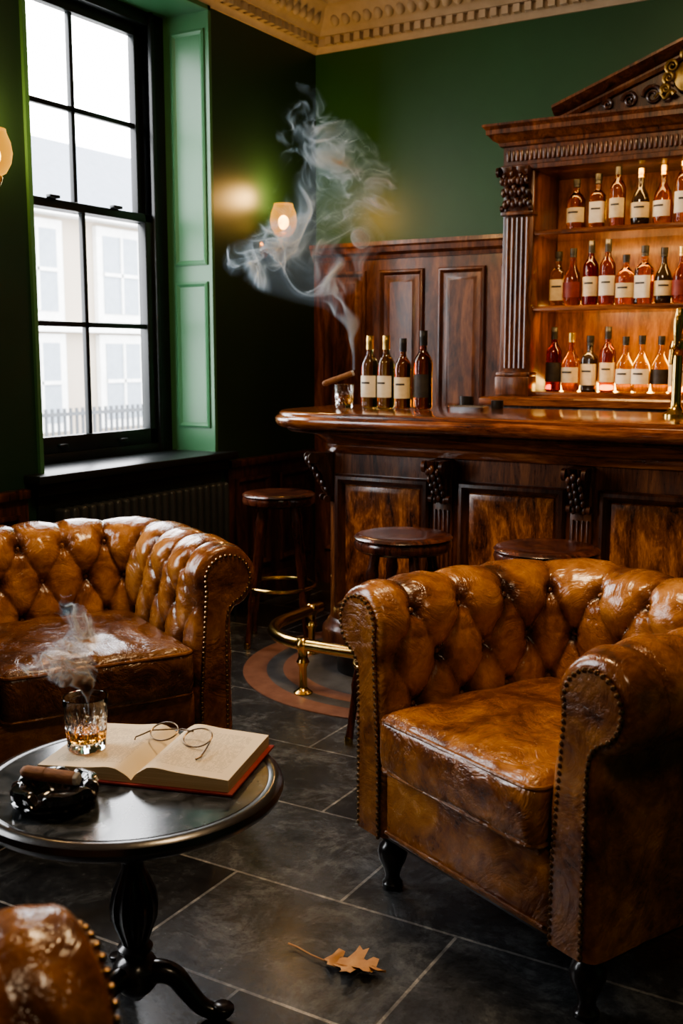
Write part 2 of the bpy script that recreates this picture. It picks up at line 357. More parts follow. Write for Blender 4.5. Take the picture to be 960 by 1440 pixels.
# ---------------------------------------------------------------- sconces
def sconce(y,z):
    E=empty('wall_sconce',(XL,y,z))
    v,f=g_lathe([(0,0),(.045,0),(.045,.006),(.035,.014),(.02,.02),(0,.022)],20)
    obj('backplate',v,f,BRASS,E,rot=(0,pi/2,0),loc=(0,0,-.14))
    pts=[(.015,0,-.14),(.05,0,-.165),(.09,0,-.165),(.12,0,-.145),(.13,0,-.11)]
    tube('arm',pts,.009,BRASS,E); lathe('cup',[(0,-.12),(.022,-.115),(.03,-.10),(.032,-.085),(.028,-.08),(0,-.08)],BRASS,E,20,(.13,0,0))
    lathe('globe_shade',[(.024,-.082),(.045,-.07),(.064,-.035),(.070,0),(.064,.04),(.052,.07),(.049,.085)],LG,E,32,(.13,0,0))
    v,f=g_sphere((.13,0,-.01),.028,16,10,1.3); obj('lamp_bulb',v,f,BULB,E)
    l=bpy.data.lights.new('bulb','POINT'); l.energy=12; l.color=(1,.56,.19); l.shadow_soft_size=.04
    o=bpy.data.objects.new('bulb',l); COL.objects.link(o); o.parent=E; o.location=(.13,0,.13)
sconce(4.74,2.01); sconce(2.83,2.05)

# ---------------------------------------------------------------- bar
BAR=empty('bar_counter',(0,0,0))
bx0,bx1,by0,by1=-2.29,.7,3.68,4.2
R=(.16,0,0,.05)
rr('toe_kick',bx0+.02,bx1,by0+.02,by1,R,[(0,0),(0,.14)],BLK,BAR)
rr('base_moulding',bx0,bx1,by0,by1,R,[(-.035,.13),(-.035,.19),(-.03,.20),(-.018,.21),(-.012,.225),(-.004,.235),(0,.24)],WDK,BAR)
rr('body',bx0,bx1,by0,by1,R,[(0,.14),(0,1.0)],WV,BAR)
rr('neck_moulding',bx0,bx1,by0,by1,R,[(0,.93),(-.012,.935),(-.016,.95),(-.016,.965),(-.03,.97),(-.05,.99),(-.085,1.01),(-.10,1.02),(-.10,1.04),(0,1.045)],WH,BAR)
RC=(.30,0,0,.15)
rr('counter_top',-2.50,bx1+.05,3.49,4.27,RC,[(.06,1.03),(.02,1.035),(.006,1.045),(0,1.058),(.002,1.072),(.012,1.082),(.018,1.084),(.018,1.092),(.024,1.098),(.034,1.10)],WH,BAR,n=14)
rr('counter_edge_bead',-2.50,bx1+.05,3.49,4.27,RC,[(.09,1.015),(.06,1.017),(.05,1.025),(.06,1.034),(.09,1.036)],WDK,BAR,n=14)
def corbel(g,x,y,z,w=.07,h=.16,d=.10):
    prof=[]
    for i in range(25):
        t=i/24; prof.append((d*(.18+.82*(1-t)**1.3)*(1+.12*sin(t*3*pi)) , -h*t))
    loops=[]
    for k,(dd,zz) in enumerate(prof):
        rw=w/2*(1-.25*(k/24))
        loops.append([(x-rw,y,z+zz),(x-rw,y-dd*.8,z+zz),(x-rw*.55,y-dd,z+zz),(x-rw*.2,y-dd*.88,z+zz),(x,y-dd*1.06,z+zz),(x+rw*.2,y-dd*.88,z+zz),(x+rw*.55,y-dd,z+zz),(x+rw,y-dd*.8,z+zz),(x+rw,y,z+zz)])
    g.add(*g_stack(loops))
    for s in (-1,1):
        for zz,rr_ in ((-.02,.022),(-h+.012,.014)):
            yy=y-(d*.85 if zz>-.05 else d*.28)
            g.add(*g_tube([(x+s*(w/2-.006),yy,z+zz),(x+s*(w/2+.008),yy,z+zz)],rr_,14))
    for i in range(5):
        g.add(*g_sphere((x,y-d*(1.0-.17*i),z-.03-.028*i),.012,8,6,1.5))
        for s in(-1,1): g.add(*g_sphere((x+s*w*.28,y-d*(.93-.17*i),z-.04-.028*i),.010,8,6,1.5))
g1=Geo();g2=Geo();g3=Geo();g4=Geo()
xs=[-2.19,-1.65,-1.11,-.57,-.03]
for i,x in enumerate(xs):
    g1.add(*g_panel((x,by0,.30),(1,0,0),(0,0,1),(0,-1,0),.42,.55,[(0,0),(0,.018),(.008,.026),(.02,.028),(.03,.020),(.036,.008),(.042,.002)],1))
    g4.add(*g_panel((x+.042,by0-.002,.342),(1,0,0),(0,0,1),(0,-1,0),.336,.466,[(0,0),(.004,.006),(.02,.010),(.028,.010)],1))
    px=x+.48
    g2.add(*g_box(px-.04,px+.04,by0-.022,by0+.01,.24,.93,.004))
    for k in range(4): g3.add(*g_box(px-.03+.018*k-.004+.003,px-.03+.018*k+.004+.003,by0-.030,by0-.02,.33,.74,.003))
    corbel(g3,px,by0-.02,.93)
    g2.add(*g_box(px-.048,px+.048,by0-.03,by0+.01,.24,.30,.006))
g1.obj('panel_frames',WDK,BAR,angle=30); g4.obj('panel_fields',WB,BAR,angle=30); g2.obj('pilasters',WV,BAR); g3.obj('carved_corbels',WDK,BAR,angle=60)
gcb=Geo(); corbel(gcb,0,0,0,.07,.2,.10)
gcb.obj('corner_corbel',WDK,BAR,loc=(bx0+.047,by0+.047,.93),rot=(0,0,-pi/4),angle=60)
gcb=Geo(); corbel(gcb,0,0,0,.07,.2,.10); gcb.obj('side_corbel',WDK,BAR,loc=(bx0,by0+.3,.93),rot=(0,0,-pi/2),angle=60)
g=Geo(); g.add(*g_panel((bx0,by0+.44,.3),(0,-1,0),(0,0,1),(-1,0,0),.24,.55)); g.obj('side_panel',WDK,BAR,angle=30)
FR=empty('foot_rail',(0,0,0))
pts=[(-2.47,4.0,.20),(-2.47,3.85,.20)]
for k in range(15):
    a=pi+pi/2*k/14; pts.append((-2.17+.30*cos(a),3.72+.30*sin(a),.20))
pts+=[(-1.8,3.42,.2),(-1.0,3.42,.2),(.7,3.42,.2)]
tube('rail',pts,.024,BRASS,FR,16)
for x,y in [(-2.19,3.42),(-1.42,3.42),(-.7,3.42),(.0,3.42),(-2.47,3.93)]:
    lathe('post',[(0,0),(.038,0),(.038,.008),(.028,.016),(.018,.024),(.016,.03),(.016,.11),(.022,.12),(.026,.13),(.022,.14),(.018,.15),(.02,.175),(.030,.19),(.034,.20),(.030,.215),(.018,.228),(0,.23)],BRASS,FR,20,(x,y,0))
RG=empty('floor_mosaic_ring',(-2.0,3.95,0))
def ring(r0,r1,z,mat,name):
    n=96; v=[];f=[]
    for i in range(n):
        a=2*pi*i/n
        v+=[(r0*cos(a),r0*sin(a),0),(r0*cos(a),r0*sin(a),z),(r1*cos(a),r1*sin(a),z),(r1*cos(a),r1*sin(a),0)]
    for i in range(n):
        for k in range(4): f.append((i*4+k,i*4+(k+1)%4,((i+1)%n)*4+(k+1)%4,((i+1)%n)*4+k))
    obj(name,v,f,mat,RG,smooth=False)
ring(.60,.70,.003,TERR,'outer_band'); ring(.53,.60,.0025,GREYT,'grey_band'); ring(.45,.53,.003,TERR,'inner_band'); ring(.02,.45,.0025,GREYT,'centre_field')

# ---------------------------------------------------------------- stools
WDS=wood('wood_stool',(.018,.006,.004),(.075,.022,.012),(.16,.05,.024),(3,3,1),4,.22,.6)
def stool(x,y,hs,rz):
    E=empty('bar_stool',(x,y,0),rz)
    R0=.168
    lathe('seat',[(0,hs-.06),(.12,hs-.06),(.15,hs-.055),(R0-.004,hs-.045),(R0,hs-.03),(R0-.004,hs-.018),(R0-.01,hs-.014),(R0,hs-.008),(R0-.008,hs),(R0-.03,hs+.004),(.08,hs+.002),(0,hs)],WDS,E,48)
    g=Geo()
    for k in range(4):
        a=pi/4+k*pi/2; p0=Vector((.10*cos(a),.10*sin(a),hs-.055)); p1=Vector((.195*cos(a),.195*sin(a),0.0))
        n=26; pts=[];rs=[]
        for i in range(n+1):
            t=i/n; pts.append(p0.lerp(p1,t)); r=.018-.006*t
            r+=.006*exp(-((t-.12)/.03)**2)+.005*exp(-((t-.2)/.015)**2)+.006*exp(-((t-.68)/.03)**2)+.003*exp(-((t-.97)/.02)**2)
            rs.append(r)
        g.add(*g_tube(pts,rs,12))
    g.obj('legs',WDS,E)
    zr=.27; rr_=.10+(.095)*(hs-.055-zr)/(hs-.055)
    tube('foot_ring',[(rr_*1.04*cos(2*pi*i/40),rr_*1.04*sin(2*pi*i/40),zr) for i in range(40)],.009,BRASS,E,10,True)
    g=Geo()
    for k in range(4):
        a=pi/4+k*pi/2; g.add(*g_lathe([(0,0),(.015,0),(.015,.025),(.012,.03),(0,.03)],12,(.194*cos(a),.194*sin(a),0)))
    g.obj('ferrules',BRASS,E)
stool(-2.70,4.02,.70,.5); stool(-1.63,3.18,.72,.05); stool(-1.13,3.20,.72,.0)

# ---------------------------------------------------------------- back bar
BB=empty('back_bar_cabinet',(0,0,0))
cx0,cx1=-1.98,-.32; cxm=(cx0+cx1)/2; yf=4.86
WIN=wood('wood_shelf_back',(.09,.032,.009),(.25,.09,.022),(.44,.19,.055),(4,4,.8),2.5,.4,.2)
box('lower_cabinet',cx0,cx1,4.72,YB-.03,0,1.09,WDK,BB)
rr('lower_worktop',cx0-.03,cx1+.03,4.69,YB-.03,(0,0,0,0),[(0,1.09),(0,1.12),(.01,1.13)],WH,BB,n=1)
g=Geo()
for k in range(3): g.add(*g_panel((cx0+.06+k*.53,4.72,.15),(1,0,0),(0,0,1),(0,-1,0),.48,.85))
g.obj('lower_doors',WDK,BB,angle=30)
box('back_panel',cx0+.15,cx1-.15,YB-.06,YB-.03,1.13,2.2,WIN,BB)
g=Geo()
for s,xa in ((1,cx0),(-1,cx1)):
    a,b_=sorted((xa,xa+s*.15)); g.add(*g_box(a,b_,yf+.01,YB-.03,1.13,2.2,.003))
    a,b_=sorted((xa-s*.01,xa+s*.16)); g.add(*g_box(a,b_,yf-.03,yf+.08,1.13,1.22,.006)); g.add(*g_box(a,b_,yf-.02,yf+.08,1.22,1.24,.006))
    for k in range(5):
        xx=xa+s*(.027+.024*k); g.add(*g_tube([(xx,yf+.01,1.26),(xx,yf+.01,1.96)],.009,10))
    a,b_=sorted((xa-s*.005,xa+s*.155)); g.add(*g_box(a,b_,yf-.015,yf+.06,1.97,1.99,.005))
g.obj('pilasters',WV,BB)
g=Geo()
for s,xa in ((1,cx0),(-1,cx1)):
    corbel(g,xa+s*.075,yf+.01,2.18,.14,.19,.09)
    for i in range(7):
        for j in range(3): g.add(*g_sphere((xa+s*(.02+.02*i),yf-.02-.02*j,2.02+.05*j+.01*(i%2)),.014,8,6,1.5))
g.obj('carved_capitals',WDK,BB,angle=60)
rr('entablature',cx0,cx1,yf,YB-.03,(0,0,0,0),[(.01,2.17),(-.01,2.175),(-.01,2.195),(0,2.20),(0,2.28),(-.015,2.285),(-.02,2.30),(-.04,2.31),(-.055,2.33),(-.065,2.335),(-.065,2.355),(-.08,2.37),(-.08,2.38),(0,2.385)],WV,BB,n=1)
g=Geo(); x=cx0+.02
while x<cx1-.03: g.add(*g_box(x,x+.014,yf-.012,yf+.005,2.215,2.265,.004)); x+=.022
g.obj('frieze_flutes',WV,BB)
zb=2.38; pk=2.62
g=Geo(); pl=cx0+.27
g.add([(pl,yf+.03,zb),(2*cxm-pl,yf+.03,zb),(cxm,yf+.03,pk-.05),(pl,YB-.05,zb),(2*cxm-pl,YB-.05,zb),(cxm,YB-.05,pk-.05)],[(0,1,2),(3,5,4),(0,2,5,3),(1,4,5,2),(0,3,4,1)])
g.obj('pediment_tympanum',WDK,BB,smooth=False)
g=Geo()
prof=[(.0,-.065),(-.02,-.06),(-.03,-.045),(-.03,-.035),(-.06,-.028),(-.085,-.010),(-.095,-.004),(-.095,.008),(.0,.010),(.2,.010),(.2,-.065)]
for s in (-1,1):
    p0=(cxm+s*(cxm-pl+.02),zb+.045); L=[]
    for (px,pz) in (p0,(cxm,pk+.02)):
        L.append([(px,yf+.03+dy,pz+dz) for dy,dz in prof])
    g.add(*g_stack(L))
g.obj('raking_cornice',WV,BB,angle=30)
g=Geo()
for s in (-1,1):
    for k in range(3):
        cx_=cxm+s*(.15+.10*k); rz_=.045-.010*k; cz=zb+.062-.008*k
        g.add(*g_tube([(cx_+s*rz_*(1-t/22)*cos(t*.55),yf+.02,cz+rz_*(1-t/22)*sin(t*.55)) for t in range(20)],[.010*(1-t/30) for t in range(20)],8))
g.obj('carved_scrolls',WDK,BB)
g=Geo()
g.add(*g_lathe([(0,-.02),(.03,-.018),(.055,-.006),(.06,0),(.055,.008),(.03,.018),(0,.022)],24,(0,0,0)),Matrix.Translation((cxm,yf-.0,2.50))@Matrix.Rotation(pi/2,4,'X')@Matrix.Scale(1.15,4,(0,1,0)))
for s in (-1,1):
    for q in range(3):
        c0=(cxm+s*(.062+.012*q),2.545-.045*q); r0=.030-.004*q
        g.add(*g_tube([(c0[0]+s*r0*(1-t/20)*cos(t*.6-1),yf-.015,c0[1]+r0*(1-t/20)*sin(t*.6-1)) for t in range(18)],[.009*(1-t/26) for t in range(18)],8))
    g.add(*g_tube([(cxm+s*(.05+.005*t),yf-.01,2.43+.012*sin(t*.6)) for t in range(18)],[.012-.0005*t for t in range(18)],8))
for q in (-1,0,1): g.add(*g_sphere((cxm+.02*q,yf-.02,2.59+.01*(1-abs(q))),.014,8,6,1.8))
g.obj('gilt_crest',GILT,BB)
ix0,ix1=cx0+.155,cx1-.155
SH=[1.15,1.55,1.90]
for z in SH:
    rr('shelf',ix0,ix1,4.89,YB-.06,(0,0,0,0),[(0,z-.025),(-.004,z-.02),(-.004,z-.006),(0,z)],WH,BB,n=1)
def area(name,loc,rot,sx,sy,e,col,parent=None):
    l=bpy.data.lights.new(name,'AREA'); l.shape='RECTANGLE'; l.size=sx; l.size_y=sy; l.energy=e; l.color=col
    o=bpy.data.objects.new(name,l); COL.objects.link(o); o.location=loc; o.rotation_euler=rot
    if parent: o.parent=parent
    return o
box('light_strip',ix0+.03,ix1-.03,YB-.085,YB-.065,1.152,1.185,STRIP,BB)
box('light_strip',ix0+.03,ix1-.03,YB-.08,YB-.065,1.551,1.558,STRIP,BB)
for z,e in ((1.52,7),(1.87,5),(2.165,3.2)):
    area('shelf_light',(cxm,4.93,z),(radians(28),0,0),ix1-ix0-.1,.03,e,(1,.58,.20),BB)

# ---------------------------------------------------------------- bottles
TYPES={
 'tall':([(0,.004),(.030,0),(.036,.004),(.037,.012),(.037,.175),(.035,.19),(.026,.207),(.016,.222),(.0135,.235),(.0135,.272),(.016,.274),(.016,.285),(.0125,.286),(.0125,.30),(0,.30)],(.045,.135),.245),
 'squat':([(0,.004),(.038,0),(.045,.004),(.046,.012),(.046,.125),(.043,.145),(.030,.165),(.017,.178),(.014,.19),(.014,.215),(.018,.216),(.018,.24),(0,.241)],(.035,.105),.205),
 'round':([(0,.004),(.030,0),(.038,.006),(.043,.03),(.044,.08),(.042,.12),(.034,.15),(.020,.175),(.014,.195),(.0135,.235),(.017,.237),(.017,.265),(0,.266)],(.04,.11),.225),
 'square':([(0,.004),(.034,0),(.038,.003),(.039,.01),(.039,.15),(.036,.165),(.022,.18),(.015,.19),(.0145,.23),(.018,.232),(.018,.262),(0,.263)],(.03,.13),.218),
}
def bottle(parent_or_none,x,y,z,kind,glass,label,cap,name='whiskey_bottle',sc=1.0):
    prof,(l0,l1),cz=TYPES[kind]
    E=empty(name,(x,y,z),random.uniform(-.3,.3)); E.scale=(sc,sc,sc)
    if parent_or_none: E.parent=parent_or_none
    mod=None
    if kind=='square':
        def mod(r,a,zz):
            if r<.02: return r,zz
            k=(abs(cos(a))**5+abs(sin(a))**5)**(-1/5); return r*(.92*k),zz
    gp=[p for p in prof if p[1]<cz]; rn=gp[-1][0]; gp=gp+[(rn,cz),(0,cz)]
    lathe('bottle_glass',gp,glass,E,32,mod=mod,angle=50)
    cp=[(0,cz-.001),(rn+.0025,cz-.001)]+[(max(p[0],.0155) if p[0]>0 else 0,p[1]+.001) for p in prof if p[1]>cz]
    lathe('cap',cp,cap,E,20)
    rb=max(p[0] for p in prof)+.0012; v=[];f=[];n=20
    for i in range(n+1):
        a=radians(-90-75+150*i/n); r_=rb
        if mod: r_,_=mod(rb,a,0); r_+=.0006
        if kind=='round': v+=[(.0452*cos(a),.0452*sin(a),l0),(.0445*cos(a),.0445*sin(a),l1)]
        else: v+=[(r_*cos(a),r_*sin(a),l0),(r_*cos(a),r_*sin(a),l1)]
    for i in range(n): f.append((2*i,2*i+2,2*i+3,2*i+1))
    obj('label',v,f,label,E,angle=60)
    if label in (PAPERL,LABW):
        v2=[]
        zm=l0+(l1-l0)*.62
        for i in range(n+1):
            a=radians(-90-32+64*i/n); r_=rb+.0006
            if kind=='round': r_=.0455
            if mod: r_,_=mod(rb,a,0); r_+=.0012
            v2+=[(r_*cos(a),r_*sin(a),zm),(r_*cos(a),r_*sin(a),zm+.008)]
        obj('label_title',v2,f,LABK,E,angle=60)
    return E
yb=3.98
bottle(None,-2.205,yb,1.101,'tall',AMBL,LABW,GOLD)
bottle(None,-2.127,yb,1.101,'tall',AMBL,LABW,GOLD)
bottle(None,-2.043,yb-.01,1.101,'tall',AMB,PAPERL,CAPK,sc=.96)
bottle(None,-1.955,yb,1.101,'tall',AMBD,LABK,CAPK,sc=1.06)
BC=empty('liquor_bottle_collection',(0,0,0))
random.seed(22)
glasses=[AMB,AMB,AMBD,REDG,AMBL,AMB,DRKG,AMBD,AMBL]; labels=[PAPERL,PAPERL,LABW,LABK,PAPERL,LABR,LABW]
for ri,(z,x0,st) in enumerate(((SH[0],-1.75,.083),(SH[1],-1.755,.084),(SH[2],-1.665,.098))):
    x=x0; q=0
    while x<ix1-.05:
        kd=random.choice(['tall','tall','round','squat','square','round']); gm=random.choice(glasses)
        if ri==0 and 4<=q<=6: gm=AMBL
        bottle(BC,x,5.0+random.uniform(-.02,.03),z,kd,gm,random.choice(labels),random.choice([CAPK,CAPK,GOLD,CAPK]),'bottle',random.uniform(.94,1.04))
        x+=st; q+=1
TP=empty('brass_beer_tap',(-.925,3.95,1.10))
lathe('column',[(0,0),(.045,0),(.045,.01),(.03,.02),(.02,.035),(.018,.06),(.018,.22),(.026,.23),(.03,.25),(.026,.27),(.012,.28),(.01,.30),(.016,.32),(.018,.36),(.012,.385),(0,.39)],BRASS,TP,24)
tube('spout',[(0,0,.24),(0,-.05,.25),(0,-.09,.235),(0,-.10,.19)],.009,BRASS,TP)
lathe('handle',[(0,.0),(.008,0),(.012,.03),(.014,.08),(.008,.10),(0,.102)],BRASS,TP,14,(0,-.03,.26))
CA=empty('bar_caddy',(-1.83,4.14,1.10)); lathe('cup',[(0,0),(.028,0),(.03,.005),(.03,.05),(.027,.05),(.026,.008),(0,.006)],CAPK,CA,24)
CA=empty('bar_caddy',(-1.70,4.16,1.10)); lathe('cup',[(0,0),(.024,0),(.025,.004),(.025,.035),(.022,.035),(.021,.008),(0,.006)],CAPK,CA,24)
rr('drip_tray',-1.86,-1.70,4.0,4.09,(.02,.02,.02,.02),[(0,1.10),(-.003,1.112),(.0,1.116),(.006,1.112),(.01,1.104)],STEEL,None)

def tumbler(x,y,z,r=.042,h=.10,liq=.03):
    E=empty('whiskey_tumbler',(x,y,z))
    def mod(rr_,a,zz):
        if rr_>r*.8 and .012*h/.1<zz<h*.62:
            k=12; d=max(abs(sin(a*k/2+zz/h*9)),abs(sin(a*k/2-zz/h*9))); return rr_-.0035*(1-d)*2.2,zz
        return rr_,zz
    rb=r*.84; prof=[(0,0),(rb*.96,0),(rb,.003)]+[(rb+(r-rb)*(i/24),.003+(h-.004)*i/24) for i in range(1,25)]+[(r-.001,h),(r-.0025,h-.001)]
    prof+=[(rb+(r-rb)*(i/10)-.0045,.018+(h-.02)*i/10) for i in range(9,-1,-1)]+[(rb*.6,.015),(0,.014)]
    lathe('glass',prof,CLR,E,96,mod=mod,angle=25)
    ri=rb-.0045
    lathe('whiskey',[(0,.0146),(rb*.6,.0156),(ri+.0002,.0188),(ri+.002,.018+liq),(0,.018+liq)],WHISK,E,48)
    return E
def g_cigar(L,r):
    n=30; pts=[];rs=[]
    for i in range(n+1):
        t=i/n; pts.append((-L/2+L*t,0,0)); rs.append(r*min(1,(.35+ (min(t,.1)/.1)**.5*.65))*(1 if t<.97 else .96))
    return g_tube(pts,rs,16)
def cigar(name,p0,p1,r):
    p0=Vector(p0);p1=Vector(p1);d=p1-p0;L=d.length
    E=empty(name,(p0+p1)/2); E.rotation_mode='QUATERNION'; E.rotation_quaternion=d.to_track_quat('X','Z')
    v,f=g_cigar(L*.93,r); obj('wrapper',v,f,CIG,E,loc=(-L*.035,0,0))
    v,f=g_lathe([(0,-.001),(r*.93,0),(r*.95,L*.05),(r*.8,L*.07),(0,L*.075)],16,(0,0,0),lambda a,b,c:(a*(1+.06*sin(b*5+c*900)),c)); obj('ash_tip',v,f,ASH,E,loc=(L*.43,0,0),rot=(0,pi/2,0))
    v,f=g_tube([(-L*.22,0,0),(-L*.08,0,0)],r*1.05,20); obj('band',v,f,CIG,E)
    return E
tumbler(-2.285,3.90,1.101,.043,.10,.04)
cigar('cigar',(-2.355,3.84,1.200),(-2.245,3.915,1.248),.0125)

# ---------------------------------------------------------------- chesterfield armchair
def rbox(hx,hy,hz,r,n=24,fn=None,nz_=10):
    idx={}; vs=[];fs=[]
    def vert(p):
        k=tuple(round(c,5) for c in p)
        if k in idx: return idx[k]
        h=Vector((hx,hy,hz)); q=Vector([max(-(h[i]-r),min(h[i]-r,p[i]*h[i])) for i in range(3)]); d=Vector([p[i]*h[i]-q[i] for i in range(3)])
        L=max(abs(d.x),abs(d.y),abs(d.z))
        if L>1e-9: d=d.normalized()*L
        w=q+d
        if fn: w=fn(Vector(p),w)
        idx[k]=len(vs); vs.append(tuple(w)); return idx[k]
    def dist(n_,h):
        e=[ -1+ (r/h)*i/5 for i in range(6)]; m=n_-1
        mid=[-1+r/h+(2-2*r/h)*i/m for i in range(1,m)]
        return e+mid+[-x for x in e[::-1]]
    gx,gy,gz=dist(n,hx),dist(n,hy),dist(nz_,hz)
    for A,B,mk in ((gx,gy,lambda a,b,s:(a,b,s)),(gx,gz,lambda a,b,s:(a,s,b)),(gy,gz,lambda a,b,s:(s,a,b))):
        for s in (-1,1):
            for i in range(len(A)-1):
                for j in range(len(B)-1):
                    fs.append(tuple(vert(mk(A[i+a],B[j+b],s)) for a,b in ((0,0),(1,0),(1,1),(0,1))))
    return vs,fs

def armchair(loc,rz,seed=0):
    E=empty('chesterfield_armchair',(loc[0],loc[1],0),rz)
    wi,ybk,rc,y0=(.263 if seed==1 else .275),.57,.10,.03
    uo=.05
    La=ybk-rc-y0; Lc=(rc+uo)*pi/2; Lb=2*(wi-rc); TOT=2*La+2*Lc+Lb
    def path(u,o):
        if u<=La: return Vector((-wi-o,y0+u,0)),Vector((-1,0,0))
        u-=La
        if u<=Lc:
            a=pi-(u/Lc)*pi/2; n=Vector((cos(a),sin(a),0)); return Vector((-wi+rc,ybk-rc,0))+n*(rc+o),n
        u-=Lc
        if u<=Lb: return Vector((-wi+rc+u,ybk+o,0)),Vector((0,1,0))
        u-=Lb
        if u<=Lc:
            a=pi/2-(u/Lc)*pi/2; n=Vector((cos(a),sin(a),0)); return Vector((wi-rc,ybk-rc,0))+n*(rc+o),n
        u-=Lc
        return Vector((wi+o,ybk-rc-u,0)),Vector((1,0,0))
    RO,RZ,RR=.112,.676,.094
    prof=[];zb=.165
    def seg(p,q,n):
        for i in range(n): t=i/n; prof.append((p[0]+(q[0]-p[0])*t,p[1]+(q[1]-p[1])*t))
    a0,a1=radians(195),radians(-72)
    P1=(RO+RR*cos(a0),RZ+RR*sin(a0)); P2=(RO+RR*cos(a1),RZ+RR*sin(a1))
    seg((0,zb),(0,.34),5); seg((0,.34),P1,44)
    NA=60
    for i in range(NA+1):
        a=a0+(a1-a0)*i/NA; prof.append((RO+RR*cos(a),RZ+RR*sin(a)))
    P3=(.128,.565)
    seg(P2,P3,3); seg(P3,(.128,zb),14); prof.append((.128,zb))
    T=[0]
    for i in range(1,len(prof)): T.append(T[-1]+sqrt((prof[i][0]-prof[i-1][0])**2+(prof[i][1]-prof[i-1][1])**2))
    NRM=[]
    for i in range(len(prof)):
        a=prof[max(i-1,0)]; b_=prof[min(i+1,len(prof)-1)]; dx,dz=b_[0]-a[0],b_[1]-a[1]; L=sqrt(dx*dx+dz*dz) or 1
        NRM.append((-dz/L,dx/L))
    iP1=49; t_top=T[iP1]+RR*radians(38); h=.115
    nb=11 if seed==1 else 12; p=TOT/nb; A=.024
    t_end=T[iP1+NA]
    def disp(u,t):
        U=u/p+.5; TT=(t_top-t)/h
        if t<T[5]-.02: return 0
        if TT>=0:
            a=U+TT/2; b_=U-TT/2
            val=(abs(sin(pi*a))*abs(sin(pi*b_))+1e-9)**.31
            am=1
        else:
            val=(abs(sin(pi*U))+1e-9)**.62
            k=(t-t_top)/(t_end-t_top); am=max(0,1-k)**.55 if k<1 else 0
            am*=.65+.35*max(0,1-4*k)
        d=A*val*am
        if -0.3<TT<3.4:
            j=round(TT)
            for jj in (j-1,j,j+1):
                if jj<0: continue
                ii=round(U-(jj%2)/2)+(jj%2)/2
                dd=((U-ii)*p)**2+((TT-jj)*h)**2
                d-=.017*exp(-dd/(.020**2))
                an=atan2((TT-jj)*h,(U-ii)*p); d-=.0036*(.5+.5*cos(an*9+ii*3))*exp(-dd/(.047**2))
        e=min(u,TOT-u); d*=min(1,.25+e/.05)
        d+=.004*noise.noise(Vector((u*7+seed,t*9,0)))+.0028*noise.noise(Vector((u*34+seed,t*14,4)))
        return d
    NU=400
    us=[TOT*i/NU for i in range(NU+1)]
    W=[]
    def ring_at(u,ins=0,fwd=0):
        out=[]
        for i,(o,z) in enumerate(prof):
            d0=disp(u,T[i]); d=d0-ins
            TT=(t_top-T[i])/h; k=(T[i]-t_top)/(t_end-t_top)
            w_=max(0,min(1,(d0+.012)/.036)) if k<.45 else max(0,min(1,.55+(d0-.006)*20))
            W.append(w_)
            oo=o+NRM[i][0]*d; zz=z+NRM[i][1]*(d)
            pt,n=path(u,oo)
            out.append((pt.x,pt.y-fwd,zz))
        return out
    rings=[]
    endr=[(.022,.024),(.014,.022),(.006,.016),(.001,.008)]
    for ins,fw in endr: rings.append(ring_at(0,ins,fw))
    for u in us: rings.append(ring_at(u))
    for ins,fw in endr[::-1]: rings.append(ring_at(TOT,ins,fw))
    v,f=g_stack(rings,True,True,True)
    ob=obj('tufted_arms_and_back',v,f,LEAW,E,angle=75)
    at=ob.data.attributes.new('tuft_tone','FLOAT','POINT')
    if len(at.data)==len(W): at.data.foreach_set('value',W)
    g=Geo()
    for j in range(0,3):
        for i in range(-1,nb*2+2):
            U=i/2
            if (i%2)!=(j%2): continue
            u=(U-.5)*p; t=t_top-j*h
            if u<.03 or u>TOT-.03 or t<T[5]+.05: continue
            k=min(range(len(T)),key=lambda q:abs(T[q]-t)); d=disp(u,t)+.003
            oo=prof[k][0]+NRM[k][0]*d; zz=prof[k][1]+NRM[k][1]*d; pt,n=path(u,oo)
            g.add(*g_sphere((pt.x,pt.y,zz),.0090,10,6))
    g.obj('buttons',LEAD,E)
    gn=Geo(); gp=Geo()
    for s,u in ((-1,0),(1,TOT)):
        out=[]
        for i,(o,z) in enumerate(prof):
            ii=-.024
            out.append((o+NRM[i][0]*ii,z+NRM[i][1]*ii))
        loopA=[(s*(wi+o),y0-.022,z) for o,z in out]; loopB=[(s*(wi+o),y0-.030,z) for o,z in out]
        v,f=g_stack([loopA,loopB]); gp.add(v,f)
        nl=[Vector((s*(wi+o),y0-.029,z)) for o,z in out]
        last=nl[0]; gn.add(*g_sphere(last,.0058,8,5))
        for q in nl[1:]:
            seglen=(q-last).length
            while seglen>=.0150:
                last=last+(q-last)*(.0150/seglen); gn.add(*g_sphere(last,.0058,8,5)); seglen=(q-last).length
    gp.obj('arm_front_facings',LEAD,E,angle=60); gn.obj('nailheads',NAIL,E)
    box('seat_base',-wi-.01,wi+.01,.012,ybk+.11,.165,.35,LEA,E,bev=.012)
    box('bottom_frame',-wi-.12,wi+.12,.03,ybk+.12,.150,.175,BLK,E)
    tube('base_piping',[(-wi,.008,.185),(wi,.008,.185)],.005,LEAD,E)
    cy=.27; hxq,hyq,hzq=wi-.004,.285,.072
    def fn(pp,w):
        crown=(1-pp.x**2)*(1-pp.y**2)
        w=w.copy()
        if pp.z>0: w.z+=.030*max(0,crown)**.6
        w.z+=.011*noise.noise(Vector((w.x*8+seed,w.y*8,pp.z)))+.007*noise.noise(Vector((w.x*20,w.y*8+seed,1)))
        if pp.y<0: w.y-=.008*(1-pp.z**2)+.012*(1-pp.x**2)*(1 if pp.y<-.98 else 0)*.5
        return w
    v,f=rbox(hxq,hyq,hzq,.028,34,fn)
    obj('seat_cushion',v,f,LEAC if seed!=2 else LEAS,E,loc=(0,cy-.005,.345+hzq),angle=75)
